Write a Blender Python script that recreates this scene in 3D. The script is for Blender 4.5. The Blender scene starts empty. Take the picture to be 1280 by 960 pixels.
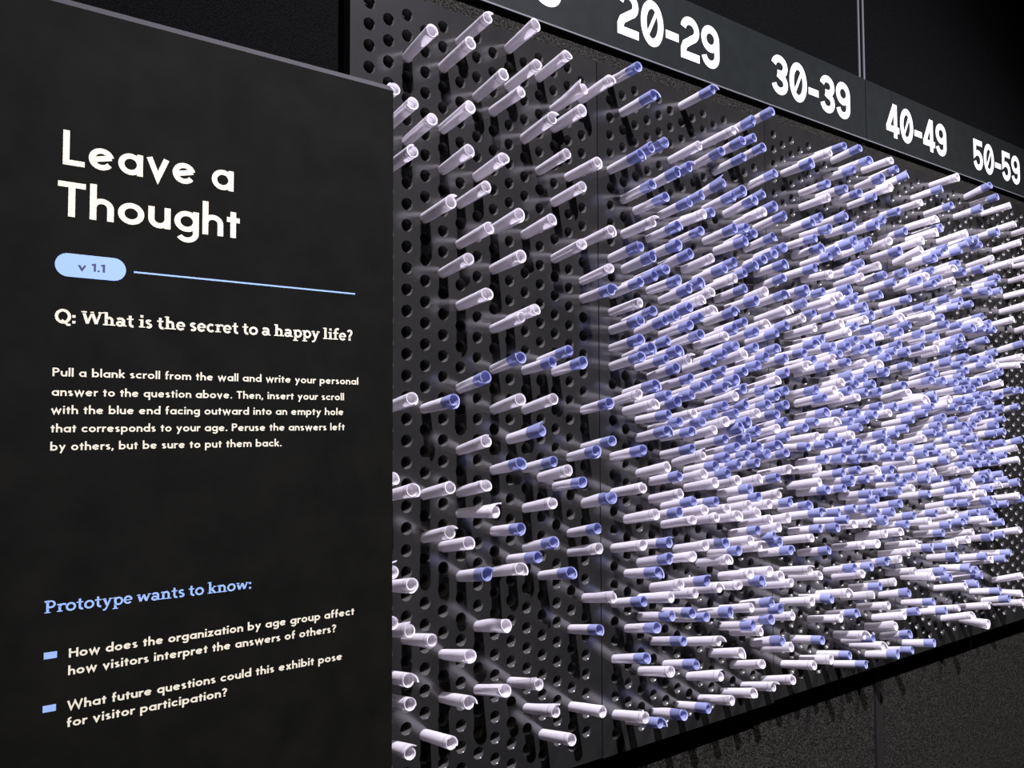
import bpy, bmesh, math, random
from mathutils import Vector, Matrix
random.seed(7)
S = bpy.context.scene
C = S.collection
PI = math.pi
P = 0.0254                      # hole pitch of the perforated boards: one inch
Z0 = 1.99                       # height of the top row of holes above the floor

def W(i, y, z=0.0):
    """board coordinates (pitches along the wall, pitches down from the top row, pitches into the wall) to metres"""
    return Vector((i * P, z * P, Z0 - y * P))

# ------------------------------------------------------------------ camera
cam = bpy.data.objects.new('camera', bpy.data.cameras.new('camera'))
C.objects.link(cam)
r_ = Vector((0.79213791, -0.61032869, -0.00405168))
d_ = Vector((0.02574953, 0.04005099, -0.9988658))
f_ = Vector((0.60979873, 0.79113514, 0.04744158))
m = Matrix((r_, -d_, -f_)).transposed().to_4x4()
m.translation = W(-18.5048, 19.3010, -34.5466)
cam.matrix_world = m
cam.data.sensor_width = 36.0
cam.data.lens = 36.0 * 1082.61 / 1280.0
cam.data.clip_start = 0.01
S.camera = cam

# ------------------------------------------------------------------ world, lamps, exposure
S.view_settings.view_transform = 'Standard'
S.view_settings.look = 'None'
S.view_settings.gamma = 1.0
S.view_settings.use_curve_mapping = False
S.view_settings.exposure = 0.0
w = bpy.data.worlds.new('dim_gallery')
S.world = w
w.use_nodes = True
bg = w.node_tree.nodes['Background']
bg.inputs['Color'].default_value = (0.55, 0.52, 0.6, 1)
bg.inputs['Strength'].default_value = 0.012

def spot(name, pos, aim, watts, col, cone, blend, radius):
    l = bpy.data.lights.new(name, 'SPOT')
    l.energy = watts; l.color = col; l.spot_size = math.radians(cone); l.spot_blend = blend
    l.shadow_soft_size = radius
    o = bpy.data.objects.new(name, l); C.objects.link(o)
    o.location = pos
    o.rotation_euler = (aim - pos).to_track_quat('-Z', 'Y').to_euler()
    return o
# ceiling track spots of the gallery, well above the frame
spot('track_spot', W(0, -59, -75), W(32, 40, 0), 960, (0.885, 0.85, 1.0), 72, 0.75, 0.022)
spot('track_spot', W(62, -56, -72), W(58, 44, 0), 380, (0.97, 0.93, 1.0), 55, 0.9, 0.03)
spot('track_spot', W(-14, -40, -90), W(-9, 21, -5), 34, (1.0, 0.90, 0.68), 24, 0.9, 0.05)

# ------------------------------------------------------------------ materials
def mat(name, col, rough=0.6, spec=0.5, metal=0.0):
    m = bpy.data.materials.new(name); m.use_nodes = True
    b = m.node_tree.nodes['Principled BSDF']
    b.inputs['Base Color'].default_value = (*col, 1)
    b.inputs['Roughness'].default_value = rough
    b.inputs['Specular IOR Level'].default_value = spec
    b.inputs['Metallic'].default_value = metal
    return m
def add_noise(m, scale, lo, hi, bump=0.0, bscale=None, detail=4, dist=0.001, p0=.3, p1=.7):
    nt = m.node_tree; b = nt.nodes['Principled BSDF']
    tc = nt.nodes.new('ShaderNodeTexCoord')
    n = nt.nodes.new('ShaderNodeTexNoise'); n.inputs['Scale'].default_value = scale; n.inputs['Detail'].default_value = detail
    nt.links.new(tc.outputs['Object'], n.inputs['Vector'])
    r = nt.nodes.new('ShaderNodeValToRGB')
    r.color_ramp.elements[0].color = (*lo, 1); r.color_ramp.elements[1].color = (*hi, 1)
    r.color_ramp.elements[0].position = p0; r.color_ramp.elements[1].position = p1
    nt.links.new(n.outputs['Fac'], r.inputs['Fac']); nt.links.new(r.outputs['Color'], b.inputs['Base Color'])
    if bump:
        n2 = nt.nodes.new('ShaderNodeTexNoise'); n2.inputs['Scale'].default_value = bscale or scale
        nt.links.new(tc.outputs['Object'], n2.inputs['Vector'])
        bp = nt.nodes.new('ShaderNodeBump'); bp.inputs['Strength'].default_value = bump; bp.inputs['Distance'].default_value = dist
        nt.links.new(n2.outputs['Fac'], bp.inputs['Height']); nt.links.new(bp.outputs['Normal'], b.inputs['Normal'])
    return m
def paper_mat(name, col, trans):
    m = mat(name, col, 0.75, 0.25)
    nt = m.node_tree; b = nt.nodes['Principled BSDF']; out = nt.nodes['Material Output']
    t = nt.nodes.new('ShaderNodeBsdfTranslucent'); t.inputs['Color'].default_value = (*col, 1)
    mx = nt.nodes.new('ShaderNodeMixShader'); mx.inputs[0].default_value = trans
    nt.links.new(b.outputs[0], mx.inputs[1]); nt.links.new(t.outputs[0], mx.inputs[2]); nt.links.new(mx.outputs[0], out.inputs['Surface'])
    tc = nt.nodes.new('ShaderNodeTexCoord'); n = nt.nodes.new('ShaderNodeTexNoise'); n.inputs['Scale'].default_value = 160
    nt.links.new(tc.outputs['Object'], n.inputs['Vector'])
    bp = nt.nodes.new('ShaderNodeBump'); bp.inputs['Strength'].default_value = 0.12; bp.inputs['Distance'].default_value = 0.002
    nt.links.new(n.outputs['Fac'], bp.inputs['Height']); nt.links.new(bp.outputs['Normal'], b.inputs['Normal'])
    return m
M_PAPER = paper_mat('white_paper', (0.83, 0.80, 0.83), 0.36)
M_BLUE = paper_mat('blue_printed_paper', (0.37, 0.395, 0.64), 0.32)
M_PRINT = paper_mat('grey_print', (0.56, 0.55, 0.57), 0.35)
M_BOARD = add_noise(mat('black_lacquered_board', (.03, .03, .03), 0.19, 0.9), 14, (.0110, .0108, .0100), (.0170, .0166, .0154), 0.05, 420, dist=.0004)
M_BOARD.node_tree.nodes['Principled BSDF'].inputs['IOR'].default_value = 1.75
M_HOLE = mat('raw_grey_hole_wall', (.055, .053, .051), 0.2, 0.25)
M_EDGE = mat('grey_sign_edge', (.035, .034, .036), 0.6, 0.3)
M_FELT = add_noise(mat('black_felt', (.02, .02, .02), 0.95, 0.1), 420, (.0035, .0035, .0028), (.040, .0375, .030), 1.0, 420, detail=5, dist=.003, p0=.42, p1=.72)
M_SHADEFELT = add_noise(mat('shade_toned_black_felt', (.005, .005, .005), 0.95, 0.05), 700, (.0006, .0006, .0006), (.0045, .0045, .0045), 1.0, 500, detail=3, dist=.002, p0=.38, p1=.75)  # darker copy of the wall felt; the weaker light is put into its colour
M_HEADER = add_noise(mat('charcoal_header', (.02, .02, .02), 0.55, 0.2), 40, (.0058, .0072, .0066), (.008, .0098, .009))
M_SIGN = add_noise(mat('black_sign_face', (.01, .01, .01), 0.75, 0.06), 30, (.0022, .0022, .0015), (.0042, .0041, .0030), 0.05, 900, dist=.0003)
M_LIP = mat('dark_metal_trim', (.11, .11, .115), 0.4, 0.6)
M_GAP = mat('black_joint', (.004, .004, .004), 0.9, 0.1)
M_FLOOR = add_noise(mat('dark_carpet', (.02, .02, .02), 0.95, 0.1), 250, (.01, .01, .01), (.03, .028, .027), .5, 300)
M_WHITE = mat('white_vinyl', (0.80, 0.78, 0.78), 0.55, 0.3)
M_CREAM = mat('cream_lettering', (0.54, 0.51, 0.38), 0.6, 0.3)
M_SKY = mat('light_blue_lettering', (0.21, 0.325, 0.56), 0.6, 0.3)
M_NAVY = mat('navy_lettering', (0.03, 0.035, 0.08), 0.6, 0.3)

# ------------------------------------------------------------------ helpers
def obj(name, bm, mats, parent=None, smooth=False):
    me = bpy.data.meshes.new(name)
    bm.to_mesh(me); bm.free()
    for mm in (mats if isinstance(mats, (list, tuple)) else [mats]): me.materials.append(mm)
    if smooth:
        for p in me.polygons: p.use_smooth = True
    o = bpy.data.objects.new(name, me); C.objects.link(o)
    if parent: o.parent = parent
    return o
def tag(o, label, cat, group=None):
    o['label'] = label; o['category'] = cat
    if group: o['group'] = group
    return o
def struct(o): o['kind'] = 'structure'; return o
def empty(name, loc):
    o = bpy.data.objects.new(name, None); C.objects.link(o); o.location = loc; o.empty_display_size = .05
    return o
def box(bm, i0, i1, y0, y1, z0, z1, org=Vector((0, 0, 0))):
    """a box in board coordinates (pitches)"""
    vs = []
    for z in (z0, z1):
        for (i, y) in ((i0, y0), (i1, y0), (i1, y1), (i0, y1)): vs.append(bm.verts.new(W(i, y, z) - org))
    for f in ((0, 3, 2, 1), (4, 5, 6, 7), (0, 1, 5, 4), (1, 2, 6, 5), (2, 3, 7, 6), (3, 0, 4, 7)): bm.faces.new([vs[k] for k in f])
    bmesh.ops.recalc_face_normals(bm, faces=bm.faces[:])

# ------------------------------------------------------------------ room shell
ZW = 1.2                                   # wall behind the boards
YF = Z0 / P                                # floor, in pitches below the top row
ZL_ = 1.55                                 # the wall below the boards sits a little deeper
b = bmesh.new(); box(b, -90, 190, 36.6, YF, ZL_, ZW + 4); struct(obj('wall_back', b, M_FELT))
b = bmesh.new(); box(b, -90, 190, -70, 36.6, ZW, ZW + 4); struct(obj('wall_back_middle', b, M_FELT))
b = bmesh.new(); box(b, -90, 190, -70, -7.0, ZW - .03, ZW - .001); struct(obj('wall_back_upper', b, M_SHADEFELT))  # thin sheet over the wall, shade above the header painted in
b = bmesh.new(); box(b, -90, -0.9, -7.0, YF, ZW - .03, ZW - .001); struct(obj('wall_back_left', b, M_SHADEFELT))  # same sheet left of the boards, lamp falloff painted as darker felt
b = bmesh.new(); box(b, -90, 190, YF, YF + 4, -150, ZW + 4); struct(obj('floor', b, M_FLOOR))
b = bmesh.new()
for (i0, i1) in ((43.05, 43.2), (43.7, 43.85)): box(b, i0, i1, -70, -7.2, ZW - .1, ZW + .02)
struct(obj('trim_1', b, M_LIP))
b = bmesh.new(); box(b, 43.75, 44.0, 36.7, YF, ZL_ - .02, ZL_ + .02)
struct(obj('trim_2', b, M_GAP))
b = bmesh.new(); box(b, 44.0, 45.0, 36.7, YF, ZL_ - .04, ZL_ + .02)
struct(obj('trim_3', b, mat('dark_seam_trim', (.012, .012, .011), 0.5, 0.3)))

# ------------------------------------------------------------------ lettering: every glyph is drawn as strokes
def arc(cx, cy, rx, ry, a0, a1, n=14):
    return [(cx + rx * math.cos(math.radians(a0 + (a1 - a0) * k / n)), cy + ry * math.sin(math.radians(a0 + (a1 - a0) * k / n))) for k in range(n + 1)]

def sans(ch, w):
    """geometric sans, x-height 1; returns advance and stroke centre lines"""
    h = w / 2; r = .5 - h; cap = 1.55; asc = 1.62
    bowl = arc(.5, .5, r, r, 0, 360, 26)
    stemR = 1 - h
    def arch(x0, x1): 
        cx = (x0 + x1) / 2; rr = (x1 - x0) / 2
        return [(x1, 0)] + arc(cx, 1 - h - rr, rr, rr, 0, 180)
    G = {
     ' ': (.42, []), '.': (w + .06, [[(.03 + h, 0), (.03 + h, w)]]), ',': (w + .06, [[(.03 + h + .03, w), (.03 + h - .08, -.22)]]),
     'o': (1, [bowl]), 'a': (1, [bowl, [(stemR, 0), (stemR, 1)]]), 'b': (1, [bowl, [(h, 0), (h, asc)]]), 'd': (1, [bowl, [(stemR, 0), (stemR, asc)]]),
     'p': (1, [bowl, [(h, -.52), (h, 1)]]), 'q': (1, [bowl, [(stemR, -.52), (stemR, 1)]]),
     'g': (1, [bowl, [(stemR, 1), (stemR, -.05)] + arc(.52, -.05, stemR - .52, .46 - h, 0, -150)[1:]]),
     'c': (.86, [arc(.5, .5, r, r, 42, 318, 20)]), 'e': (1, [arc(.5, .5, r, r, 14, 325, 22), [(h + .02, .43), (1 - h, .62)]]),
     'f': (.56, [[(.24, 0), (.24, asc - .3)] + arc(.5, asc - .3, .26, .3 - h, 180, 80, 8)[1:], [(0, 1 - h), (.54, 1 - h)]]),
     't': (.56, [[(.28, 0), (.28, 1.28)], [(0, 1 - h), (.56, 1 - h)]]),
     'h': (.88, [[(h, 0), (h, asc)], arch(h, .88 - h)]), 'n': (.88, [[(h, 0), (h, 1)], arch(h, .88 - h)]),
     'm': (1.42, [[(h, 0), (h, 1)], arch(h, .71), arch(.71, 1.42 - h)]),
     'r': (.56, [[(h, 0), (h, 1)], arc(h + .34, .5, .34, .5 - h, 180, 68, 9)]),
     'u': (.88, [[(h, 1)] + arc(.44, h + .44 - h, .44 - h, .44 - h, 180, 360), [(.88 - h, 0), (.88 - h, 1)]]),
     'l': (w, [[(h, 0), (h, asc)]]), 'i': (w + .02, [[(h + .01, 0), (h + .01, 1)], [(h + .01, 1.22), (h + .01, 1.22 + w * 1.05)]]),
     's': (.70, [arc(.35, .74, .35 - h, .26 - h, 35, 250, 12) + arc(.35, .27, .35 - h, .27 - h, 70, -150, 14)]),
     'v': (.94, [[(h * .9, 1), (.47, h * .6), (.94 - h * .9, 1)]]),
     'w': (1.42, [[(h * .9, 1), (.40, h * .6), (.71, .92), (1.02, h * .6), (1.42 - h * .9, 1)]]),
     'x': (.86, [[(h, 0), (.86 - h, 1)], [(h, 1), (.86 - h, 0)]]),
     'y': (.92, [[(h * .9, 1), (.50, .1)], [(.92 - h * .9, 1), (.22, -.5)]]),
     'z': (.80, [[(.03, 1 - h), (.80 - h * 1.3, 1 - h), (h * 1.3, h), (.80, h)]]),
     'k': (.84, [[(h, 0), (h, asc)], [(h, .42), (.74, 1)], [(.30, .56), (.78, 0)]]),
     'L': (.82, [[(h, cap), (h, h), (.82, h)]]), 'T': (.98, [[(0, cap - h), (.98, cap - h)], [(.49, 0), (.49, cap)]]),
     'P': (.92, [[(h, 0), (h, cap)], [(h, cap - h), (.46, cap - h)] + arc(.46, cap - .45, .46 - h, .45 - h, 90, -90) + [(h, cap - .9 + h)]]),
     'H': (1.16, [[(h, 0), (h, cap)], [(1.16 - h, 0), (1.16 - h, cap)], [(h, .84), (1.16 - h, .84)]]),
     'W': (1.92, [[(h * .9, cap), (.50, h * .6), (.96, 1.4), (1.42, h * .6), (1.92 - h * .9, cap)]]),
     '?': (.78, [arc(.38, cap - .42, .38 - h, .42 - h, 170, -60, 14) + [(.36, .62), (.36, .42)], [(.36, 0), (.36, w)]]),
     '1': (.50, [[(.0, 1.28), (.34, cap - h * .8), (.34, 0)]]),
    }
    a, s = G[ch]
    return a, [(q, w) for q in s]

def serif(ch, w):
    """soft bold serif: heavy stems, lighter joins, slab feet"""
    h = w / 2; t = w * .56; cap = 1.5; asc = 1.56; k = t / 2
    def foot(x, y=k, e=.17): return ([(x - h - e, y), (x + h + e, y)], t * .8)
    def head(x, y): return ([(x - h - .17, y - k), (x + h * .6, y - k)], t * .8)
    def st(x, y0, y1): return ([(x, y0), (x, y1)], w)
    def bowl(cx, rx, cy=.5, ry=.5): return (arc(cx, cy, rx - h * .85, ry - k, 0, 360, 26), w * .86)
    x0 = .17 + h
    def arch(xa, xb):
        cx = (xa + xb) / 2; rr = (xb - xa) / 2
        return ([(xb, 0), (xb, .6)] + arc(cx, .6, rr, .4 - k, 0, 150, 12)[1:], w * .9)
    G = {
     ' ': (.36, []), ':': (w + .14, [([(.07 + h, 0), (.07 + h, w)], w), ([(.07 + h, .66), (.07 + h, .66 + w)], w)]),
     'o': (1.06, [bowl(.53, .53)]),
     'a': (1.06, [(arc(.46, .66, .34, .34 - k, 150, 0, 10) + [(.80, .6), (.80, .12)], w * .92), (arc(.42, .30, .42 - h, .30 - k, 20, 340, 16), w * .8), ([(.72, k), (1.08, k)], t * .8)]),
     'c': (.92, [(arc(.5, .5, .5 - h, .5 - k, 45, 320, 20), w * .86)]),
     'e': (1.0, [(arc(.5, .5, .5 - h * .9, .5 - k, 5, 322, 22), w * .84), ([(.1, .5), (.94, .5)], t * .8)]),
     'f': (.78, [([(x0 + .03, 0), (x0 + .03, asc - .34)] + arc(x0 + .33, asc - .34, .30, .34 - k, 180, 60, 9)[1:], w * .92), ([(.02, 1 - k), (.74, 1 - k)], t), foot(x0 + .03)]),
     't': (.74, [([(.34, 1.34), (.34, .34)] + arc(.60, .34, .26, .34 - k, 180, 290, 8)[1:], w * .92), ([(.0, 1 - k), (.68, 1 - k)], t)]),
     'h': (1.2, [st(x0, 0, asc), head(x0, asc), foot(x0), arch(x0, 1.04 - h), foot(1.04 - h)]),
     'n': (1.2, [st(x0, 0, 1), head(x0, 1), foot(x0), arch(x0, 1.04 - h), foot(1.04 - h)]),
     'p': (1.14, [st(x0, -.5, 1), head(x0, 1), foot(x0, -.5 + k), bowl(.64, .5)]),
     'r': (.86, [st(x0, 0, 1), head(x0, 1), foot(x0), (arc(x0 + .36, .58, .36, .42 - k, 165, 45, 9), w * .8)]),
     's': (.78, [(arc(.39, .74, .37 - h, .26 - k, 30, 250, 12) + arc(.39, .28, .38 - h, .28 - k, 70, -150, 14), w * .82)]),
     'i': (.62, [st(x0 + .02, 0, 1), head(x0 + .02, 1), foot(x0 + .02), ([(x0, 1.2), (x0, 1.2 + w)], w)]),
     'l': (.62, [st(x0 + .02, 0, asc), head(x0 + .02, asc), foot(x0 + .02)]),
     'y': (1.06, [([(.2, 1), (.56, .06)], w), ([(.9, 1), (.46, -.2), (.3, -.42), (.08, -.42)], w * .7), ([(0, 1 - k), (.42, 1 - k)], t * .8), ([(.70, 1 - k), (1.08, 1 - k)], t * .8)]),
     'w': (1.56, [([(.18, 1), (.46, .08)], w), ([(.46, .08), (.78, .92)], w * .7), ([(.78, .92), (1.08, .08)], w), ([(1.08, .08), (1.40, 1)], w * .7), ([(0, 1 - k), (.42, 1 - k)], t * .8), ([(1.22, 1 - k), (1.58, 1 - k)], t * .8)]),
     'k': (1.14, [st(x0, 0, asc), head(x0, asc), foot(x0), ([(x0, .4), (.86, .96)], w * .7), ([(.5, .6), (.9, .04)], w), ([(.74, k), (1.14, k)], t * .8), ([(.64, 1 - k), (1.02, 1 - k)], t * .8)]),
     'P': (1.2, [st(x0 + .03, 0, cap), foot(x0 + .03), ([(.02, cap - k), (.66, cap - k)] + arc(.66, cap - .44, .50 - h, .44 - k, 90, -90) + [(x0, cap - .88 + k)], w * .84)]),
     'W': (2.05, [([(.22, cap), (.62, .08)], w), ([(.62, .08), (1.04, cap * .94)], w * .7), ([(1.04, cap * .94), (1.46, .08)], w), ([(1.46, .08), (1.86, cap)], w * .7), ([(0, cap - k), (.54, cap - k)], t * .8), ([(1.62, cap - k), (2.08, cap - k)], t * .8), ([(.86, cap - k), (1.2, cap - k)], t * .8)]),
     'Q': (1.5, [(arc(.75, .75, .75 - h, .77 - k, 0, 360, 30), w), ([(.62, .32), (.92, .1), (1.2, -.2), (1.46, -.16)], w * .8)]),
     '?': (.84, [(arc(.42, cap - .40, .40 - h, .40 - k, 165, -65, 14) + [(.40, .58), (.40, .40)], w * .85), ([(.40, 0), (.40, w)], w)]),
    }
    return G[ch]

def digit(ch, w):
    """heavy grotesque numerals one unit tall with a slashed zero"""
    h = w / 2; D = .66; rx = D / 2 - h
    G = {
     '0': (D + .08, [arc((D + .08) / 2, .5, (D + .08) / 2 - h, .52 - h, 0, 360, 40)]),
     '2': (D, [arc(D / 2, 1.01 - .31, rx, .31 - h, 172, 0, 14) + arc(D / 2 - .05, .70, rx + .05, .22, 0, -62, 7)[1:] + [(h + .06, .34), (h, .22), (h, h), (D, h)]]),
     '3': (D, [arc(D / 2, 1.01 - .29, rx, .29 - h, 170, -80, 16) + [(.24, .53)], [(.24, .53)] + arc(D / 2, .28, rx, .29 - h, 80, -170, 16)]),
     '4': (D + .04, [[(D - .15, 0), (D - .15, 1)], [(D - .19, .97), (h * .95, .27)], [(.0, .25), (D + .05, .25)]]),
     '5': (D, [[(D - .03, 1 - h), (h + .02, 1 - h), (h + .02, .50), (.2, .56)] + arc(D / 2, .325, rx, .335 - h, 100, -165, 16)]),
     '9': (D, [arc(D / 2, .69, rx, .32 - h, 0, 360, 28), [(D - h, .69), (D - h, .30)] + arc(D / 2, .30, rx, .31 - h, 0, -170, 14)[1:]]),
     '1': (.44, [[(.0, .78), (.28, 1 - h * .6), (.28, 0)]]),
     '-': (.44, [[(0, .40), (.44, .40)]]),
    }
    a, s = G[ch]
    s = [(q, w) for q in s]
    if ch == '0': s.append(([(.235, .26), (.505, .76)], w * .46))
    return a, s

def ribbon(bm, pts, w, fn, end=None):
    """flat ribbon of width w along pts with mitred joints"""
    h = w / 2; n = len(pts)
    closed = (abs(pts[0][0] - pts[-1][0]) + abs(pts[0][1] - pts[-1][1])) < 1e-6
    L = []
    for k in range(n):
        if closed: a = pts[k - 1] if k > 0 else pts[n - 2]; c = pts[k + 1] if k < n - 1 else pts[1]
        else: a = pts[max(k - 1, 0)]; c = pts[min(k + 1, n - 1)]
        p = pts[k]
        def unit(u, v):
            dx, dy = v[0] - u[0], v[1] - u[1]; l = math.hypot(dx, dy) or 1; return dx / l, dy / l
        d0 = unit(a, p) if a != p else unit(p, c); d1 = unit(p, c) if c != p else d0
        nx, ny = -(d0[1] + d1[1]), d0[0] + d1[0]; l = math.hypot(nx, ny) or 1; nx /= l; ny /= l
        co = max(.38, nx * -d0[1] + ny * d0[0]); q = h / co
        L.append((bm.verts.new(fn(p[0] + nx * q, p[1] + ny * q)), bm.verts.new(fn(p[0] - nx * q, p[1] - ny * q))))
    for k in range(n - 1):
        try: bm.faces.new((L[k][1], L[k + 1][1], L[k + 1][0], L[k][0]))
        except ValueError: pass

def lettering(bm, text, font, w, gap, x0, x1, base, unit, z, org):
    """one line of lettering set from x0 to x1 (pitches), baseline base, unit = pitches per glyph unit"""
    tot = 0; items = []
    for ch in text:
        a, s = font(ch, w); items.append((tot, s)); tot += a + gap
    tot -= gap
    sx = (x1 - x0) / tot
    for off, s in items:
        for n, (pts, ww) in enumerate(s):
            ribbon(bm, pts, ww, lambda u, v: W(x0 + (off + u) * sx, base - v * unit, z - .005 * n) - org)
    for f in bm.faces:
        f.normal_update()
        if f.normal.y > 0: f.normal_flip()
    return sx / unit

# ------------------------------------------------------------------ perforated boards
PW = 15.149
DJ = [0, .055, -.085, -.125, -.15, -.15]     # each board hangs a touch higher or lower
YT, YB = -.95, 37.12
RH = .298; TB = .62; NH = 24
BOARD_NAMES = ['leftmost tall black perforated board, half hidden behind the instruction sign',
               'tall black perforated board full of scrolls under the 20-29 heading',
               'tall black perforated board packed with scrolls under the 30-39 heading',
               'tall black perforated board packed with scrolls under the 40-49 heading',
               'tall black perforated board with fewer scrolls under the 50-59 heading']
def board(pn):
    org = W(pn * PW + 6.5, 18 + DJ[pn], 0)
    bm = bmesh.new()
    V = lambda i, y, z: bm.verts.new(W(pn * PW + i, y + DJ[pn], z) - org)
    def quad(i0, i1, y0, y1):
        if y1 - y0 > 1e-4: bm.faces.new((V(i0, y0, 0), V(i0, y1, 0), V(i1, y1, 0), V(i1, y0, 0)))
    i0, i1 = -.965, 14.120
    quad(i0, -.5, YT, YB); quad(13.5, i1, YT, YB)
    ang = [2 * PI * k / NH for k in range(NH)]
    for c in range(14):
        rows = [j / 2 for j in range(0, 73) if (j - c) % 2 == 0]
        quad(c - .5, c + .5, YT, rows[0] - .5); quad(c - .5, c + .5, rows[-1] + .5, YB)
        for y in rows:
            ci, ou, ba = [], [], []
            for a in ang:
                ca, sa = math.cos(a), math.sin(a); k = .5 / max(abs(ca), abs(sa))
                ou.append(V(c + ca * k, y + sa * k, 0)); ci.append(V(c + RH * ca, y + RH * sa, 0)); ba.append(V(c + RH * ca, y + RH * sa, TB))
            for k in range(NH):
                l = (k + 1) % NH
                bm.faces.new((ou[k], ou[l], ci[l], ci[k])); f = bm.faces.new((ci[k], ci[l], ba[l], ba[k])); f.smooth = True; f.material_index = 1
    # outer edges of the board
    A = [(i0, YT), (i1, YT), (i1, YB), (i0, YB)]
    for k in range(4):
        a, e = A[k], A[(k + 1) % 4]
        bm.faces.new((V(a[0], a[1], 0), V(e[0], e[1], 0), V(e[0], e[1], TB), V(a[0], a[1], TB)))
    bmesh.ops.remove_doubles(bm, verts=bm.verts[:], dist=1e-6)
    bmesh.ops.recalc_face_normals(bm, faces=bm.faces[:])
    o = obj('perforated_board', bm, [M_BOARD, M_HOLE]); o.location = org
    tag(o, BOARD_NAMES[pn], 'pegboard', 'perforated boards along the wall')
    # battens that hold the board off the wall
    for (a, e) in ((i0 + .02, i0 + .42), (i1 - .42, i1 - .02)):
        bm = bmesh.new(); box(bm, pn * PW + a, pn * PW + e, YT + .1 + DJ[pn], YB - .1 + DJ[pn], TB + .002, ZW, org)
        bt = obj('mounting_batten', bm, M_GAP, o)
    return o
for pn in range(5): board(pn)

# ------------------------------------------------------------------ header boards with the age groups
ZH = .9; HT, HB = -7.35, -2.52
def header(i0, i1, label, groups):
    org = W((i0 + i1) / 2, HB, ZH)
    bm = bmesh.new(); box(bm, i0, i1, HT, HB, ZH, ZW, org)
    o = obj('header_board', bm, M_HEADER); o.location = org
    tag(o, label, 'sign')
    bm = bmesh.new(); box(bm, i0, i1, HB - .09, HB - .005, ZH - .07, ZH - .002, org)
    obj('bottom_lip', bm, M_LIP, o)
    for text, a, e in groups:
        bm = bmesh.new(); lettering(bm, text, digit, .185, .075, a, e, -3.58, 2.74, ZH - .012, org)
        obj('age_lettering', bm, M_WHITE, o)
    return o
header(-1.0, 43.42, 'long charcoal header board lettered 20-29 and 30-39 above the scrolls',
       [('10-19', 3.2, 12.35), ('20-29', 16.70, 25.92), ('30-39', 31.5, 41.25)])
header(43.54, 96, 'charcoal header board lettered 40-49 and 50-59 at upper right',
       [('40-49', 46.42, 56.25), ('50-59', 61.25, 70.85)])

# ------------------------------------------------------------------ instruction sign
ZS = -5.0; SR = -1.6; SL = -24.0; ST = 5.76
org = W((SR + SL) / 2, YF, ZS + .6)
bm = bmesh.new()
ch = .30
prof = [(ST, ZS + ch), (ST, ZS + 1.2), (YF, ZS + 1.2), (YF, ZS), (ST + .30, ZS)]
va = [bm.verts.new(W(SL, y, z) - org) for y, z in prof]; vb = [bm.verts.new(W(SR, y, z) - org) for y, z in prof]
for k in range(5):
    l = (k + 1) % 5
    if k != 4: bm.faces.new((va[k], va[l], vb[l], vb[k]))
bm.faces.new(va); bm.faces.new(vb)
bmesh.ops.recalc_face_normals(bm, faces=bm.faces[:])
sign = obj('instruction_sign', bm, M_SIGN); sign.location = org
tag(sign, 'tall black instruction sign titled Leave a Thought at left', 'sign')
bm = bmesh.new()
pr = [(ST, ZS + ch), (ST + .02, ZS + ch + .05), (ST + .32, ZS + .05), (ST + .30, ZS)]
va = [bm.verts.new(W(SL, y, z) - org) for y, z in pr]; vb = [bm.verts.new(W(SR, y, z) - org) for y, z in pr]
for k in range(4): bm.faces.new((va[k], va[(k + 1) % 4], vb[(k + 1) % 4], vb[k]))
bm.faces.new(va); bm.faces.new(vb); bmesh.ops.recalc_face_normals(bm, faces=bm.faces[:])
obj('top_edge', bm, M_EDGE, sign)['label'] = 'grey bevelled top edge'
ZL = ZS - .012
def part(name, m, lines, font, w, gap, unit, parent=sign):
    bm = bmesh.new()
    for (text, x0, x1, base) in lines: lettering(bm, text, font, w, gap, x0, x1, base, unit, ZL, org)
    return obj(name, bm, m, parent)
part('title_lettering', M_CREAM, [('Leave a', -13.33, -7.96, 11.14), ('Thought', -13.45, -7.73, 12.76)], sans, .245, .15, .705)
# rounded badge
bm = bmesh.new()
cy, hh = 14.275, .365
pts = [(-11.43 - hh + hh * math.cos(a), cy + hh * math.sin(a)) for a in [PI * (-.5 + k / 16) for k in range(17)]] + \
      [(-13.49 + hh + hh * math.cos(a), cy + hh * math.sin(a)) for a in [PI * (.5 + k / 16) for k in range(17)]]
f = bm.faces.new([bm.verts.new(W(x, y, ZL) - org) for x, y in pts]); f.normal_update()
if f.normal.y > 0: f.normal_flip()
badge = obj('version_badge', bm, M_SKY, sign)
bm = bmesh.new(); lettering(bm, 'v 1.1', sans, .26, .12, -12.84, -12.05, 14.40, .155, ZL - .01, org); obj('badge_lettering', bm, M_NAVY, badge)
bm = bmesh.new(); box(bm, -11.19, -3.25, 14.27, 14.325, ZL, ZL + .006, org); obj('rule_line', bm, M_SKY, sign)
part('question_lettering', M_CREAM, [('Q: What is the secret to a happy life?', -13.46, -3.34, 16.09)], serif, .30, .045, .272)
part('instruction_lettering', M_CREAM, [
    ('Pull a blank scroll from the wall and write your personal', -13.49, -3.10, 17.745),
    ('answer to the question above. Then, insert your scroll', -13.50, -3.69, 18.345),
    ('with the blue end facing outward into an empty hole', -13.51, -3.71, 18.90),
    ('that corresponds to your age. Peruse the answers left', -13.51, -3.66, 19.465),
    ('by others, but be sure to put them back.', -13.51, -6.12, 20.02)], sans, .25, .17, .168)
part('subheading_lettering', M_SKY, [('Prototype wants to know:', -13.58, -7.17, 24.92)], serif, .27, .045, .245)
for (y0, y1) in ((26.09, 26.29), (27.67, 27.87)):
    bm = bmesh.new(); box(bm, -13.565, -13.205, y0, y1, ZL, ZL + .006, org); obj('bullet_mark', bm, M_SKY, sign)
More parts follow.
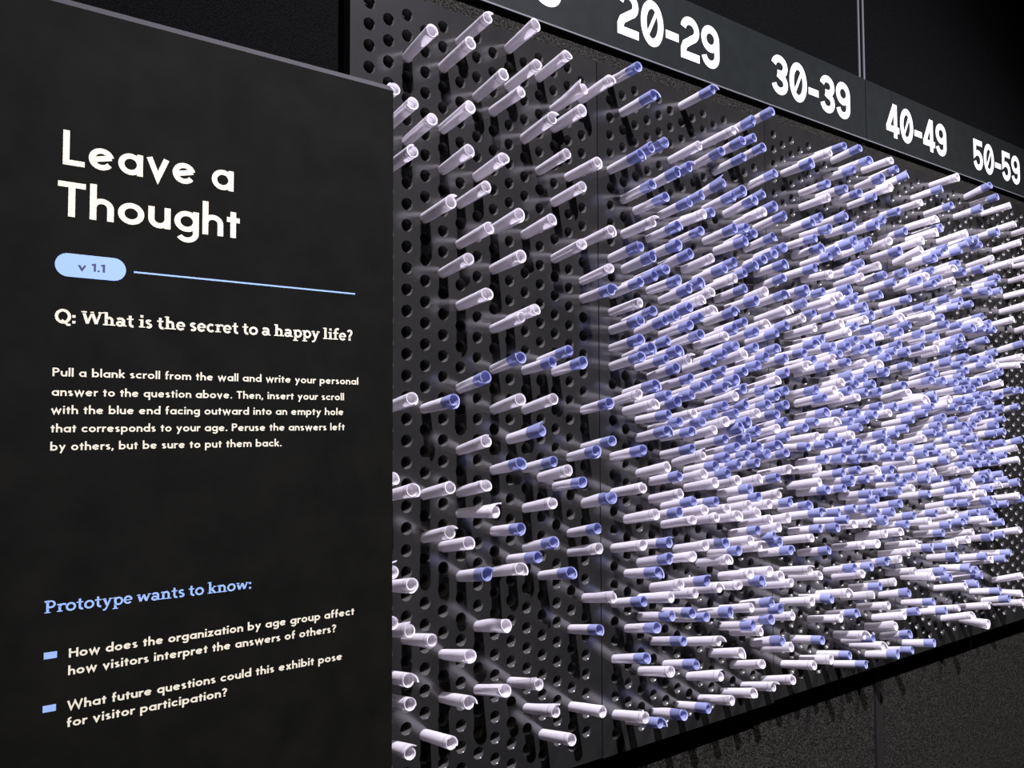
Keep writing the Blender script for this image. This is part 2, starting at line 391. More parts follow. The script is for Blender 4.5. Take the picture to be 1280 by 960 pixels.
part('bullet_lettering', M_CREAM, [('How does the organization by age group affect', -12.88, -3.23, 26.345), ('how visitors interpret the answers of others?', -12.89, -3.96, 26.87)], sans, .27, .15, .180)
part('bullet_lettering', M_CREAM, [('What future questions could this exhibit pose', -12.90, -3.71, 27.92), ('for visitor participation?', -12.90, -7.98, 28.43)], sans, .27, .15, .180)

# ------------------------------------------------------------------ paper scrolls
LEN = 2.28; TUCK = .42
def scroll_shape(kind, v):
    """a rolled sheet lying along local -Y (out of the board): spiral section, skewed end, loose outer flap.
    returns list of (vertex rows) for the whole sheet"""
    rnd = random.Random(100 * v + (17 if kind == 'b' else 3))
    turns = rnd.uniform(1.4, 2.2)
    nA = int(17 * turns); 
    r0 = rnd.uniform(.262, .276); flare = rnd.uniform(.02, .06)
    skew = rnd.uniform(-.05, .16); corner = rnd.choice([0, 0, .08, -.1, -.2, .15]); twist = rnd.choice([0, .2, -.3, .6, -.8, 1.1])
    flap = rnd.choice([0, .01, .03, .06, .12, .22, .32]); flat = rnd.uniform(.94, 1.04)
    cone = rnd.uniform(-.03, .05)
    blue = LEN * (1 - rnd.uniform(.30, .36))
    if kind == 'b': Ls = [-TUCK, 0, .5, 1.0, blue, blue + (LEN - blue) * .5, LEN]
    else:
        g = LEN - rnd.uniform(.26, .34); Ls = [-TUCK, 0, .5, 1.0, 1.5, g - .035, g + .035, LEN]
    rows = []
    for li, L in enumerate(Ls):
        t = max(0, L / LEN); row = []
        for k in range(nA + 1):
            s = k / nA                                       # 0 outer free edge, 1 inner end
            a = s * turns * 2 * PI
            aa = a + twist * t
            r = (r0 + flare * t) * (1 - .20 * s * turns / 1.5)
            r *= 1 + flap * t ** 1.5 * max(0, 1 - s * turns * 5.5) * 1.6
            r += cone * t * (.5 - s)
            if k % 3 == 0: r *= 1 + .012 * math.sin(7 * a + v)
            Le = L
            if li == len(Ls) - 1: Le = L - skew * s - corner * max(0, 1 - s * turns * 2.2)
            row.append((r * math.cos(aa) * flat, -Le, r * math.sin(aa) / flat))
        rows.append(row)
    n1 = min(nA, int(17 * 1.0))
    rim = [(rows[-1][k], (rows[-1][k][0] * .84, rows[-1][k][1] + .035, rows[-1][k][2] * .84)) for k in range(n1 + 1)]   # wound layers seen end on
    return rows, Ls, blue, rim
def sheet(bm, rows, r0, r1, mi=0):
    vs = [[bm.verts.new(Vector(p) * P) for p in rows[q]] for q in range(r0, r1 + 1)]
    for q in range(len(vs) - 1):
        for k in range(len(vs[q]) - 1):
            f = bm.faces.new((vs[q][k], vs[q][k + 1], vs[q + 1][k + 1], vs[q + 1][k])); f.smooth = True; f.material_index = mi(q + r0) if callable(mi) else mi
def rim_faces(bm, rim):
    vs = [(bm.verts.new(Vector(a) * P), bm.verts.new(Vector(c) * P)) for a, c in rim]
    for k in range(len(vs) - 1): bm.faces.new((vs[k][0], vs[k + 1][0], vs[k + 1][1], vs[k][1]))
NV = 18
MESH = {}
for v in range(NV):
    rows, Ls, bl, rim = scroll_shape('w', v); n = len(Ls)
    bm = bmesh.new(); sheet(bm, rows, 0, n - 1, (lambda q, n=n: 1 if (q == n - 3 and v % 3 != 1) else 0))
    rim_faces(bm, rim)
    me = bpy.data.meshes.new('paper_scroll'); bm.to_mesh(me); bm.free(); me.materials.append(M_PAPER); me.materials.append(M_PRINT); MESH['w', v] = me
    rows, Ls, bl, rim = scroll_shape('b', v)
    for part_name, a, e, mm in (('rolled_sheet', 0, 4, M_PAPER), ('blue_end', 4, 6, M_BLUE)):
        bm = bmesh.new(); sheet(bm, rows, a, e)
        if part_name == 'blue_end': rim_faces(bm, rim)
        me = bpy.data.meshes.new(part_name); bm.to_mesh(me); bm.free(); me.materials.append(mm); MESH['b', v, part_name] = me

DATA = """0,0,10,5,-32,w 0,0,44,7,-48,w 0,0,52,1,-54,w 0,0,56,1,-40,w 0,1,11,-5,-37,w 0,1,15,-6,-21,w 0,1,37,-7,-37,w 0,1,45,-3,-43,w 0,1,53,-6,-41,w 0,1,57,-14,-47,w 0,1,61,-20,-38,w 0,1,63,-14,-37,w 0,1,67,-14,-32,w 0,2,4,-5,-40,w 0,2,12,-5,-38,w 0,2,58,-4,-38,w 0,3,19,-2,-29,w 0,3,37,14,-35,b 0,3,45,-6,-44,w 0,3,49,-10,-47,w 0,3,67,-4,-28,w 0,4,4,7,-40,w 0,4,10,2,-41,w 0,4,14,2,-39,w 0,4,24,-7,-32,w 0,4,50,-9,-41,w 0,4,60,-3,-39,w 0,4,64,-11,-35,w 0,5,1,4,-37,w 0,5,17,-5,-33,w 0,5,21,12,-39,w 0,5,27,-8,-29,w 0,5,35,-12,-42,b 0,5,41,-7,-48,w 0,5,45,-4,-46,w 0,5,47,41,-21,w 0,5,53,-9,-41,b 0,6,6,-2,-39,w 0,6,14,-9,-34,w 0,6,58,1,-44,w 0,6,64,0,-49,w 0,7,7,1,-30,w 0,7,19,-10,-32,w 0,7,23,-4,-29,w 0,7,29,-2,-35,w 0,7,33,0,-44,b 0,7,37,-12,-43,w 0,7,43,-10,-41,b 0,7,49,-8,-33,b 0,7,53,-9,-46,w 0,8,0,2,-48,w 0,8,4,4,-40,w 0,8,28,-13,-31,w 0,8,40,21,-45,b 0,8,52,-7,-39,b 0,8,64,-6,-41,w 0,9,9,-2,-43,w 0,9,19,-1,-38,w 0,9,33,-5,-30,b 0,9,37,-2,-47,w 0,9,43,0,-43,b 0,9,47,-11,-41,w 0,9,51,-8,-54,b 0,9,67,-2,-42,w 0,10,2,1,-42,w 0,10,12,1,-37,w 0,10,32,-2,-41,b 0,10,44,-8,-47,w 0,10,54,-1,-46,b 0,10,70,-1,-37,w 0,11,5,10,-42,w 0,11,7,-4,-28,w 0,11,15,-4,-33,w 0,11,21,-4,-39,w 0,11,33,-5,-39,b 0,11,45,-13,-36,b 0,12,12,2,-28,w 0,12,42,-18,-41,b 0,12,50,-12,-46,b 0,12,52,-6,-45,w 0,12,60,-6,-39,b 0,12,68,6,-30,w 0,13,3,6,-42,w 0,13,19,-4,-35,w 0,13,23,-12,-36,w 0,13,25,-8,-22,b 0,13,37,-22,-36,b 0,13,41,-2,-40,b 0,13,47,-10,-47,b 0,13,57,-9,-39,w 1,0,0,-1,-18,b 1,0,10,4,-34,b 1,0,20,-4,-31,b 1,0,24,0,-40,b 1,0,26,-12,-28,w 1,0,28,-7,-33,b 1,0,30,-12,-33,b 1,0,32,-7,-39,b 1,0,36,-22,-40,w 1,0,42,4,-42,b 1,0,46,1,-41,w 1,0,52,3,-41,w 1,0,58,-2,-45,b 1,0,64,13,-50,b 1,0,70,5,-40,w 1,1,3,12,-36,b 1,1,9,-10,-38,b 1,1,13,3,-42,b 1,1,17,0,-31,w 1,1,21,-7,-38,b 1,1,23,5,-35,b 1,1,27,1,-46,b 1,1,31,-21,-43,b 1,1,35,1,-43,b 1,1,37,0,-40,w 1,1,49,-4,-47,w 1,1,55,4,-38,b 1,1,61,-1,-45,b 1,1,71,9,-42,b 1,2,8,6,-44,b 1,2,14,7,-36,b 1,2,22,0,-32,b 1,2,28,-12,-47,b 1,2,30,13,-37,b 1,2,32,-9,-34,b 1,2,36,8,-40,b 1,2,38,6,-31,b 1,2,40,-10,-43,b 1,2,44,0,-46,w 1,2,52,-1,-36,b 1,2,54,-3,-49,b 1,2,58,7,-42,w 1,2,60,12,-42,b 1,2,66,6,-46,w 1,3,11,0,-40,b 1,3,17,4,-39,b 1,3,19,6,-35,b 1,3,23,-5,-31,b 1,3,27,-22,-31,b 1,3,31,-6,-40,b 1,3,33,-21,-41,b 1,3,37,-18,-54,b 1,3,39,0,-44,b 1,3,45,-6,-42,b 1,3,47,-8,-45,w 1,3,49,-16,-44,b 1,3,57,-10,-50,w 1,3,63,5,-43,b 1,3,71,2,-45,b 1,4,10,0,-37,b 1,4,14,-4,-35,b 1,4,20,-3,-42,b 1,4,24,-10,-43,b 1,4,26,-9,-38,b 1,4,28,-4,-38,b 1,4,32,-16,-42,w 1,4,34,-4,-38,b 1,4,36,-2,-44,b 1,4,38,21,-41,w 1,4,40,-10,-37,b 1,4,42,-4,-43,b 1,4,48,4,-47,b 1,4,50,-5,-45,w 1,4,54,-3,-44,w 1,4,58,7,-41,w 1,4,60,-16,-32,b 1,4,66,6,-48,b 1,5,7,-2,-32,w 1,5,13,14,-45,b 1,5,15,23,-39,w 1,5,17,2,-38,b 1,5,23,-12,-41,b 1,5,25,1,-40,w 1,5,27,-9,-38,b 1,5,29,-11,-41,b 1,5,35,-10,-43,b 1,5,39,-15,-44,b 1,5,43,-12,-53,w 1,5,45,-7,-48,w 1,5,49,-4,-45,w 1,5,53,-1,-44,w 1,5,57,1,-45,b 1,5,61,4,-47,b 1,5,71,0,-40,b 1,6,0,18,-37,b 1,6,14,1,-8,b 1,6,20,-9,-39,w 1,6,24,-10,-42,w 1,6,26,-4,-40,w 1,6,32,-11,-44,b 1,6,34,-7,-39,b 1,6,38,-11,-42,b 1,6,40,-13,-46,w 1,6,44,-3,-38,b 1,6,46,-6,-42,w 1,6,48,-8,-36,b 1,6,50,-3,-45,w 1,6,58,10,-45,w 1,6,64,10,-46,w 1,6,68,13,-47,w 1,7,7,-6,-38,b 1,7,11,2,-51,b 1,7,21,0,-39,b 1,7,29,6,-42,w 1,7,31,-12,-40,b 1,7,33,-14,-41,b 1,7,35,-9,-43,b 1,7,37,-12,-37,b 1,7,39,-6,-44,w 1,7,41,-9,-41,b 1,7,43,-4,-38,b 1,7,45,1,-41,b 1,7,49,-4,-42,w 1,7,53,-16,-44,b 1,7,55,4,-50,w 1,7,61,5,-44,b 1,7,71,7,-46,w 1,8,4,4,-32,w 1,8,12,-6,-35,b 1,8,16,0,-40,b 1,8,20,-5,-37,b 1,8,22,0,-42,w 1,8,26,-5,-45,b 1,8,28,-7,-45,b 1,8,30,-3,-40,b 1,8,34,1,-45,b 1,8,36,-18,-41,w 1,8,38,-13,-43,b 1,8,40,33,-64,b 1,8,42,-2,-45,b 1,8,44,3,-41,b 1,8,46,-7,-48,w 1,8,50,-5,-46,w 1,8,54,-2,-41,b 1,8,58,-7,-38,w 1,8,66,6,-48,w 1,9,5,-9,-38,b 1,9,7,-1,-39,b 1,9,11,-9,-39,b 1,9,15,2,-8,b 1,9,17,2,-27,b 1,9,21,-11,-32,b 1,9,23,-6,-40,b 1,9,27,-11,-37,b 1,9,31,-16,-49,w 1,9,33,-15,-43,b 1,9,35,-30,-37,b 1,9,37,-8,-44,b 1,9,39,-3,-44,b 1,9,41,-6,-39,b 1,9,43,-8,-43,b 1,9,47,10,-43,b 1,9,49,0,-49,w 1,9,53,2,-40,w 1,9,57,4,-44,w 1,9,61,-1,-47,w 1,9,63,12,-43,b 1,9,71,9,-47,w 1,10,2,-4,-38,b 1,10,4,10,-31,b 1,10,12,5,-43,b 1,10,16,-10,-38,b 1,10,20,5,-45,b 1,10,24,-9,-27,b 1,10,28,-15,-37,b 1,10,30,-9,-45,b 1,10,32,4,-33,b 1,10,38,-12,-45,w 1,10,40,-7,-38,b 1,10,42,-2,-42,b 1,10,44,-12,-46,b 1,10,46,1,-49,w 1,10,48,-2,-44,b 1,10,50,-13,-49,w 1,10,52,-16,-44,b 1,10,54,-2,-47,w 1,10,58,0,-44,b 1,10,64,-8,-46,w 1,10,68,2,-52,w 1,11,5,-2,-43,b 1,11,11,-7,-47,b 1,11,13,-14,-34,w 1,11,19,-10,-41,b 1,11,23,-7,-43,w 1,11,27,-13,-40,w 1,11,31,-11,-39,b 1,11,35,-17,-42,b 1,11,37,-11,-46,b 1,11,43,-12,-49,b 1,11,49,-4,-43,w 1,11,51,-7,-51,w 1,11,53,41,-46,b 1,11,57,-7,-39,w 1,11,61,-5,-52,b 1,11,63,1,-51,b 1,11,71,5,-49,w 1,12,0,-14,-32,b 1,12,8,21,-53,b 1,12,12,-6,-39,b 1,12,16,-8,-44,b 1,12,18,-6,-35,b 1,12,28,-4,-40,b 1,12,30,-7,-45,b 1,12,34,-5,-47,w 1,12,36,-16,-48,b 1,12,38,-11,-40,b 1,12,40,-5,-52,w 1,12,42,-17,-49,b 1,12,46,-14,-52,b 1,12,48,-9,-49,w 1,12,52,-7,-48,w 1,12,54,-9,-56,b 1,12,58,-8,-48,w 1,12,62,-14,-50,b 1,12,66,6,-54,b 1,13,13,-2,-42,b 1,13,17,-8,-39,b 1,13,19,-3,-35,b 1,13,21,-11,-47,b 1,13,23,-18,-37,b 1,13,25,5,-45,w 1,13,27,2,-44,b 1,13,31,-4,-42,b 1,13,33,10,-53,b 1,13,35,-19,-36,b 1,13,37,-14,-49,b 1,13,39,-17,-43,b 1,13,41,-11,-49,b 1,13,43,-14,-50,b 1,13,45,-9,-45,w 1,13,49,11,-41,b 1,13,51,-10,-48,w 1,13,55,1,-45,b 1,13,59,3,-45,w 1,13,63,6,-43,w 1,13,67,-1,-54,w 1,13,71,2,-54,w 2,0,22,4,-29,b 2,0,24,-17,-40,b 2,0,26,-21,-42,w 2,0,30,-28,-19,b 2,0,32,-23,-33,w 2,0,40,-26,-42,b 2,0,42,-3,-18,b 2,0,50,-7,-49,b 2,0,54,14,-40,w 2,0,58,-21,-38,w 2,0,62,0,-40,w 2,0,70,12,-39,w 2,1,5,-10,-24,b 2,1,13,-5,-29,b 2,1,15,10,-26,b 2,1,19,3,-27,b 2,1,25,-17,-33,b 2,1,27,-11,-34,w 2,1,29,-15,-30,b 2,1,31,-18,-31,b 2,1,35,-7,-34,b 2,1,39,-4,-29,b 2,1,41,-8,-32,w 2,1,45,14,-30,w 2,1,47,10,-38,w 2,1,51,22,-43,b 2,1,53,18,-41,b 2,1,59,7,-43,w 2,1,67,11,-31,b 2,2,12,-17,-25,b 2,2,16,-15,-20,b 2,2,22,-6,-31,b 2,2,28,-18,-18,b 2,2,32,24,-43,b 2,2,36,-13,-37,b 2,2,38,3,-40,b 2,2,42,-5,-31,b 2,2,44,2,-38,b 2,2,48,3,-35,b 2,2,56,8,-43,b 2,2,62,25,-28,b 2,2,70,10,-43,w 2,3,3,7,-28,w 2,3,7,-20,-17,b 2,3,9,-14,-21,w 2,3,13,-12,-16,b 2,3,17,-9,-27,b 2,3,19,-13,-8,w 2,3,23,-1,-28,w 2,3,25,-4,-32,b 2,3,29,-3,-24,b 2,3,31,-6,-46,w 2,3,35,6,-34,w 2,3,39,8,-29,w 2,3,41,4,-30,b 2,3,51,15,-31,b 2,3,53,11,-32,b 2,3,65,36,-39,w 2,4,16,-17,-27,b 2,4,22,11,-22,w 2,4,26,-7,-38,w 2,4,30,-15,-34,b 2,4,34,-2,-42,w 2,4,36,-6,-46,w 2,4,38,0,-41,b 2,4,42,-8,-39,b 2,4,44,-2,-38,b 2,4,46,-6,-38,b 2,4,48,0,-37,b 2,4,52,23,-29,b 2,4,62,12,-44,w 2,4,70,26,-34,b 2,5,1,-18,-8,b 2,5,7,-8,-18,b 2,5,11,-15,-25,b 2,5,15,55,-57,b 2,5,21,-5,-31,b 2,5,23,-19,-26,b 2,5,27,-6,-32,w 2,5,29,-21,-40,b 2,5,31,-15,-31,b 2,5,33,2,-35,b 2,5,35,-13,-38,b 2,5,39,-10,-35,b 2,5,41,17,-39,w 2,5,43,2,-37,b 2,5,47,-6,-39,b 2,5,51,27,-45,b 2,5,53,2,-40,w 2,5,59,1,-51,b 2,5,65,18,-47,b 2,6,4,-8,-14,b 2,6,12,-24,-18,b 2,6,14,-7,-27,b 2,6,18,-27,-16,b 2,6,22,-14,-20,b 2,6,26,-11,-34,b 2,6,28,-26,-35,b 2,6,34,-27,-35,b 2,6,36,-10,-44,w 2,6,38,-15,-37,b 2,6,40,2,-39,b 2,6,42,-23,-36,b 2,6,44,-18,-28,b 2,6,46,-10,-53,b 2,6,56,0,-41,w 2,6,60,-8,-52,w 2,6,68,5,-39,w 2,6,72,17,-41,b 2,7,1,-12,-36,b 2,7,7,-29,-18,b 2,7,15,55,-68,b 2,7,17,-29,-24,b 2,7,19,-22,-31,w 2,7,23,1,-27,b 2,7,25,-3,-33,w 2,7,29,-43,-32,b 2,7,31,-26,-33,w 2,7,33,-9,-35,b 2,7,35,-13,-30,b 2,7,39,-11,-41,b 2,7,43,12,-38,b 2,7,47,-8,-36,b 2,7,49,-1,-32,b 2,7,51,-5,-35,b 2,7,53,0,-31,w 2,7,59,10,-35,b 2,7,63,23,-45,w 2,7,69,9,-51,b 2,8,2,-10,-16,b 2,8,14,-24,-38,b 2,8,24,-14,-25,b 2,8,26,-18,-24,b 2,8,28,-22,-29,b 2,8,32,13,-42,b 2,8,34,-3,-41,b 2,8,38,-1,-26,b 2,8,44,-14,-34,b 2,8,46,-8,-46,w 2,8,50,5,-42,b 2,8,52,1,-49,b 2,8,56,2,-35,w 2,8,62,11,-42,b 2,8,70,14,-34,w 2,9,7,-32,-20,b 2,9,11,-19,-22,b 2,9,17,-10,-30,w 2,9,21,-8,-26,b 2,9,27,-10,-33,w 2,9,29,-15,-31,b 2,9,31,-19,-36,w 2,9,35,-28,-40,b 2,9,37,-33,-35,b 2,9,41,3,-40,b 2,9,43,-12,-40,w 2,9,47,0,-34,b 2,9,49,-4,-34,b 2,9,53,9,-46,b 2,9,55,15,-46,w 2,9,59,6,-54,b 2,9,65,14,-46,w 2,10,4,-35,-26,b 2,10,10,-27,-22,b 2,10,18,-33,-22,b 2,10,26,-18,-37,b 2,10,30,-15,-38,b 2,10,32,-32,-35,b 2,10,38,-11,-39,w 2,10,42,-33,-36,b 2,10,44,9,-34,b 2,10,46,-7,-39,b 2,10,52,1,-43,b 2,10,62,0,-50,w 2,10,68,8,-43,w 2,10,72,21,-43,b 2,11,1,-2,-23,w 2,11,5,-22,-27,w 2,11,13,-41,-30,w 2,11,19,15,-38,b 2,11,23,-30,-32,b 2,11,29,-9,-35,b 2,11,37,-18,-32,b 2,11,41,-4,-45,b 2,11,43,-9,-42,b 2,11,47,-19,-32,b 2,11,49,1,-36,b 2,11,51,-4,-46,b 2,11,55,-3,-43,w 2,11,59,-12,-53,w 2,11,67,26,-48,w 2,12,2,-21,-26,b 2,12,8,-25,-12,b 2,12,14,-27,-23,b 2,12,24,-39,-34,w 2,12,26,-20,-31,b 2,12,28,-37,-38,b 2,12,34,-16,-39,b 2,12,40,16,-30,b 2,12,44,-18,-30,b 2,12,48,-16,-42,b 2,12,54,-7,-40,b 2,12,58,-5,-42,w 2,12,64,4,-49,b 2,12,70,2,-62,b 2,12,72,19,-41,b 2,13,3,55,-68,b 2,13,11,-24,-27,b 2,13,17,-39,-28,b 2,13,21,12,-32,b 2,13,25,-10,-38,b 2,13,29,-20,-39,b 2,13,31,-25,-39,b 2,13,35,-23,-42,w 2,13,37,-29,-34,b 2,13,39,3,-41,b 2,13,43,-19,-45,b 2,13,45,-12,-47,w 2,13,47,-6,-30,b 2,13,49,-11,-45,w 2,13,53,-9,-44,b 2,13,57,17,-41,w 2,13,61,-5,-45,w 2,13,67,17,-58,b 3,0,6,-4,-23,w 3,0,12,6,-35,w 3,0,14,-7,-68,w 3,0,18,-47,-32,b 3,0,22,5,-39,b 3,0,26,-31,-34,b 3,0,28,-37,-32,b 3,0,36,-33,-36,w 3,0,38,-13,-38,b 3,0,42,-35,-50,w 3,0,44,-29,-43,b 3,0,46,-8,-37,b 3,0,48,-1,-49,b 3,0,50,18,-36,b 3,0,54,-5,-38,w 3,0,58,35,-42,b 3,0,62,23,-29,w 3,0,66,25,-42,b 3,0,72,33,-39,b 3,1,17,-31,-25,w 3,1,23,17,-34,w 3,1,31,-5,-36,b 3,1,33,-23,-33,b 3,1,35,48,-27,b 3,1,37,-8,-39,b 3,1,41,7,-42,b 3,1,43,13,-35,b 3,1,47,-10,-46,w 3,1,53,-1,-37,b 3,2,8,23,-33,w 3,2,10,32,-36,w 3,2,14,-33,-28,b 3,2,16,-51,-29,b 3,2,18,-31,-27,b 3,2,22,-29,-34,b 3,2,26,-14,-22,b 3,2,28,-19,-31,w 3,2,32,-29,-44,b 3,2,36,-28,-45,b 3,2,40,-13,-43,b 3,2,44,-11,-39,b 3,2,48,4,-41,b 3,2,56,7,-34,b 3,2,58,27,-31,b 3,2,62,4,-47,b 3,2,68,25,-48,b 3,3,3,17,-36,b 3,3,9,-1,-29,b 3,3,13,-12,-25,b 3,3,17,-36,-26,b 3,3,23,-26,-26,b 3,3,33,-28,-39,b 3,3,37,55,-68,w 3,3,39,-30,-57,b 3,3,41,-24,-41,b 3,3,45,5,-35,b 3,3,53,-5,-50,w 3,3,55,15,-40,b 3,3,63,6,-41,b 3,4,12,-28,-25,b 3,4,20,-24,-29,b 3,4,24,-35,-31,b 3,4,28,-7,-35,b 3,4,30,-13,-36,b 3,4,36,-29,-48,w 3,4,42,-20,-38,b 3,4,44,-12,-41,w 3,4,50,12,-48,b 3,4,52,6,-51,b 3,4,54,0,-55,w 3,4,58,15,-47,w 3,4,60,9,-38,b 3,4,68,12,-43,w 3,5,5,-13,-29,b 3,5,15,-28,-27,w 3,5,17,-19,-28,w 3,5,21,52,-34,b 3,5,27,-7,-50,b 3,5,33,-39,-31,b 3,5,37,-38,-37,b 3,5,39,-29,-38,b 3,5,43,0,-41,b 3,5,47,-39,-52,w 3,5,49,25,-58,b 3,5,55,6,-45,b 3,5,65,30,-45,w 3,6,0,-14,-19,w 3,6,12,7,-33,b 3,6,14,-28,-28,b 3,6,20,-4,-34,b 3,6,24,-29,-38,b 3,6,26,-22,-38,b 3,6,30,-35,-17,b 3,6,32,-11,-31,b 3,6,34,-17,-31,b 3,6,36,-9,-45,b 3,6,40,-21,-42,b 3,6,42,-13,-42,b 3,6,44,-19,-43,b 3,6,46,-25,-37,b 3,6,50,4,-52,b 3,6,52,12,-40,b 3,6,54,19,-27,b 3,6,58,-6,-52,w 3,6,62,22,-23,b 3,6,70,42,-60,w 3,7,9,16,-38,w 3,7,11,54,-68,b 3,7,15,-47,-20,b 3,7,27,-40,-32,b 3,7,29,-32,-39,b 3,7,31,-38,-31,b 3,7,33,-15,-51,b 3,7,35,55,-8,b 3,7,37,-29,-32,b 3,7,41,-12,-45,b 3,7,45,-25,-38,b 3,7,47,-1,-44,w 3,7,49,-7,-44,w 3,7,51,15,-44,w 3,7,57,-3,-53,w 3,7,63,20,-56,b 3,7,65,41,-41,b 3,8,10,16,-53,b 3,8,18,-26,-32,b 3,8,20,-18,-23,b 3,8,24,-30,-31,b 3,8,34,-31,-42,b 3,8,36,-25,-23,b 3,8,40,-36,-48,b 3,8,42,-14,-40,b 3,8,46,-12,-38,b 3,8,54,-8,-49,b 3,8,64,18,-49,b 3,9,9,19,-23,b 3,9,23,-25,-36,w 3,9,29,-29,-34,b 3,9,33,-41,-49,b 3,9,35,-18,-40,b 3,9,39,-31,-45,b 3,9,43,-29,-34,b 3,9,45,-21,-46,b 3,9,49,-17,-63,b 3,9,51,5,-47,w 3,9,55,34,-36,w 3,9,61,15,-40,b 3,9,69,19,-46,w 3,9,71,-6,-8,w 3,10,4,-3,-29,b 3,10,10,-39,-25,b 3,10,14,-36,-30,b 3,10,22,-47,-33,b 3,10,24,-24,-38,b 3,10,26,0,-42,b 3,10,30,-13,-41,b 3,10,32,40,-32,b 3,10,36,-16,-51,b 3,10,38,-24,-36,b 3,10,44,-29,-42,b 3,10,46,-6,-39,b 3,10,48,4,-56,b 3,10,50,11,-26,b 3,10,52,6,-38,b 3,10,54,-16,-50,b 3,10,58,0,-38,b 3,10,62,3,-55,w 3,11,17,-27,-8,b 3,11,23,-14,-37,b 3,11,29,-17,-44,b 3,11,35,-22,-51,b 3,11,37,-13,-49,b 3,11,41,17,-28,b 3,11,43,-50,-45,b 3,11,45,-26,-48,b 3,11,49,-23,-49,b 3,11,53,8,-48,b 3,11,55,1,-45,b 3,11,67,37,-35,b 3,12,0,-20,-57,b 3,12,12,-30,-38,w 3,12,16,1,-28,b 3,12,24,-25,-37,b 3,12,28,-22,-47,b 3,12,30,-14,-41,w 3,12,32,-35,-57,b 3,12,38,-42,-37,b 3,12,40,-32,-47,b 3,12,46,-21,-47,b 3,12,48,19,-41,b 3,12,50,-4,-52,w 3,12,56,23,-45,b 3,12,58,15,-42,b 3,12,62,16,-41,b 3,13,1,0,-27,b 3,13,7,-20,-28,b 3,13,15,-32,-35,b 3,13,17,9,-31,b 3,13,31,-22,-45,b 3,13,33,-14,-47,w 3,13,35,-36,-40,b 3,13,37,-12,-37,b 3,13,39,-3,-46,b 3,13,41,-11,-40,b 3,13,43,-17,-49,b 3,13,45,-8,-43,b 3,13,49,41,-38,b 3,13,53,27,-41,b 3,13,61,46,-27,b 3,13,69,3,-53,b 4,0,2,43,-41,w 4,0,12,23,-41,w 4,0,22,20,-45,w 4,0,34,-23,-42,b 4,0,44,6,-49,w 4,0,46,49,-48,w 4,0,50,19,-56,b 4,0,52,27,-41,w 4,0,58,22,-49,w 4,0,66,43,-68,w 4,0,68,22,-13,w 4,0,70,26,-42,w 4,1,5,32,-41,w 4,1,29,26,-8,w 4,1,37,-18,-52,b 4,1,43,13,-68,b 4,1,53,-9,-66,b 4,2,8,25,-44,w 4,2,26,-10,-50,b 4,2,28,-29,-32,w 4,2,34,-55,-46,b 4,3,19,-19,-34,w 4,4,10,31,-41,w 4,4,16,42,-40,w 4,5,13,-48,-28,w 4,6,4,-46,-24,w 4,6,10,-3,-8,w 4,6,22,-46,-41,w"""
recs = []
for tok in DATA.split():
    a = tok.split(','); recs.append(tuple(int(q) for q in a[:5]) + (a[5],))
ORD = ['', 'first', 'second', 'third', 'fourth', 'fifth', 'sixth', 'seventh', 'eighth', 'ninth', 'tenth', 'eleventh', 'twelfth', 'thirteenth', 'fourteenth',
       'fifteenth', 'sixteenth', 'seventeenth', 'eighteenth', 'nineteenth', 'twentieth', '21st', '22nd', '23rd', '24th', '25th', '26th', '27th', '28th', '29th', '30th', '31st', '32nd', '33rd', '34th', '35th', '36th']
cols = {}
for r in recs: cols.setdefault((r[0], r[1]), []).append(r[2])
HEAD = ['', '20-29', '30-39', '40-49', '50-59']
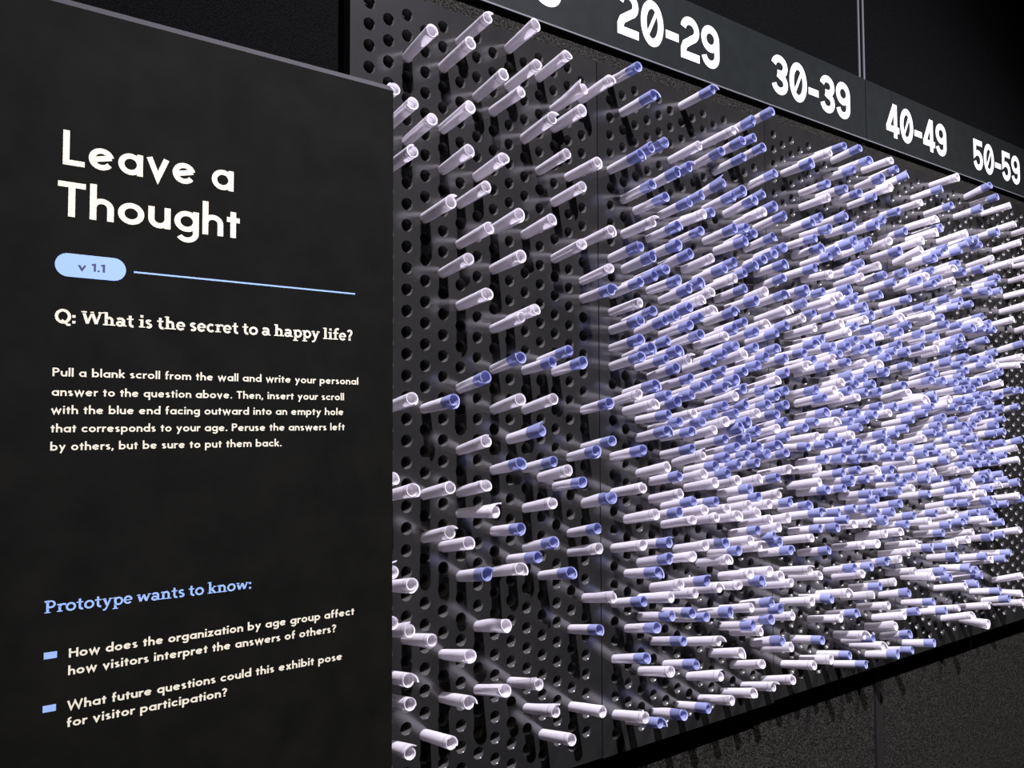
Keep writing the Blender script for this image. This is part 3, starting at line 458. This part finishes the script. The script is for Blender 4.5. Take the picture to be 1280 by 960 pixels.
def place(r):
    pn, c, j, dx, dy, kind = r
    base = W(pn * PW + c, j / 2 + DJ[pn], 0)
    tip = W(pn * PW + c + dx / 100, j / 2 + DJ[pn] + dy / 100, -2.25)
    d = (tip - base).normalized()
    q = Vector((0, -1, 0)).rotation_difference(d)
    rnd = random.Random(pn * 7919 + c * 101 + j)
    roll = Matrix.Rotation(rnd.uniform(0, 2 * PI), 4, 'Y')
    s = rnd.uniform(.97, 1.04)
    return Matrix.Translation(base) @ q.to_matrix().to_4x4() @ roll @ Matrix.Diagonal((s, 1, s, 1)), rnd.randrange(NV)
camloc = cam.matrix_world.translation
ranked = sorted(recs, key=lambda r: (W(r[0] * PW + r[1], r[2] / 2, -1.1) - camloc).dot(f_))
near, far = ranked[:300], ranked[300:]
for r in near:
    pn, c, j, dx, dy, kind = r
    mw, v = place(r)
    nth = sorted(cols[pn, c]).index(j) + 1
    look = 'blue-ended white paper scroll' if kind == 'b' else 'plain white paper scroll'
    if pn == 0: where = '%s from top, %s hole column left of the leftmost board seam' % (ORD[nth], ORD[14 - c])
    else: where = '%s from top in %s hole column of board under %s' % (ORD[nth], ORD[c + 1], HEAD[pn])
    if kind == 'w':
        o = bpy.data.objects.new('paper_scroll', MESH['w', v]); C.objects.link(o); o.matrix_world = mw
    else:
        o = empty('paper_scroll', (0, 0, 0)); o.matrix_world = mw
        for pname in ('rolled_sheet', 'blue_end'):
            k = bpy.data.objects.new(pname, MESH['b', v, pname]); C.objects.link(k); k.parent = o
    tag(o, look + ', ' + where, 'scroll', 'paper scrolls standing in the boards')
# the far scrolls beyond the nearest three hundred
bm = bmesh.new()
for r in far:
    mw, v = place(r)
    for key, mi in ((('w', v), None),) if r[5] == 'w' else ((('b', v, 'rolled_sheet'), 0), (('b', v, 'blue_end'), 1)):
        n0 = len(bm.verts); f0 = len(bm.faces)
        bm.from_mesh(MESH[key]); bm.verts.ensure_lookup_table(); bm.faces.ensure_lookup_table()
        for vv in bm.verts[n0:]: vv.co = mw @ vv.co
        for ff in bm.faces[f0:]: ff.material_index = mi if mi is not None else (2 if ff.material_index else 0)
o = obj('paper_scroll', bm, [M_PAPER, M_BLUE, M_PRINT])
tag(o, 'dense far crowd of small white and blue paper scrolls filling the boards at right', 'scrolls'); o['kind'] = 'stuff'
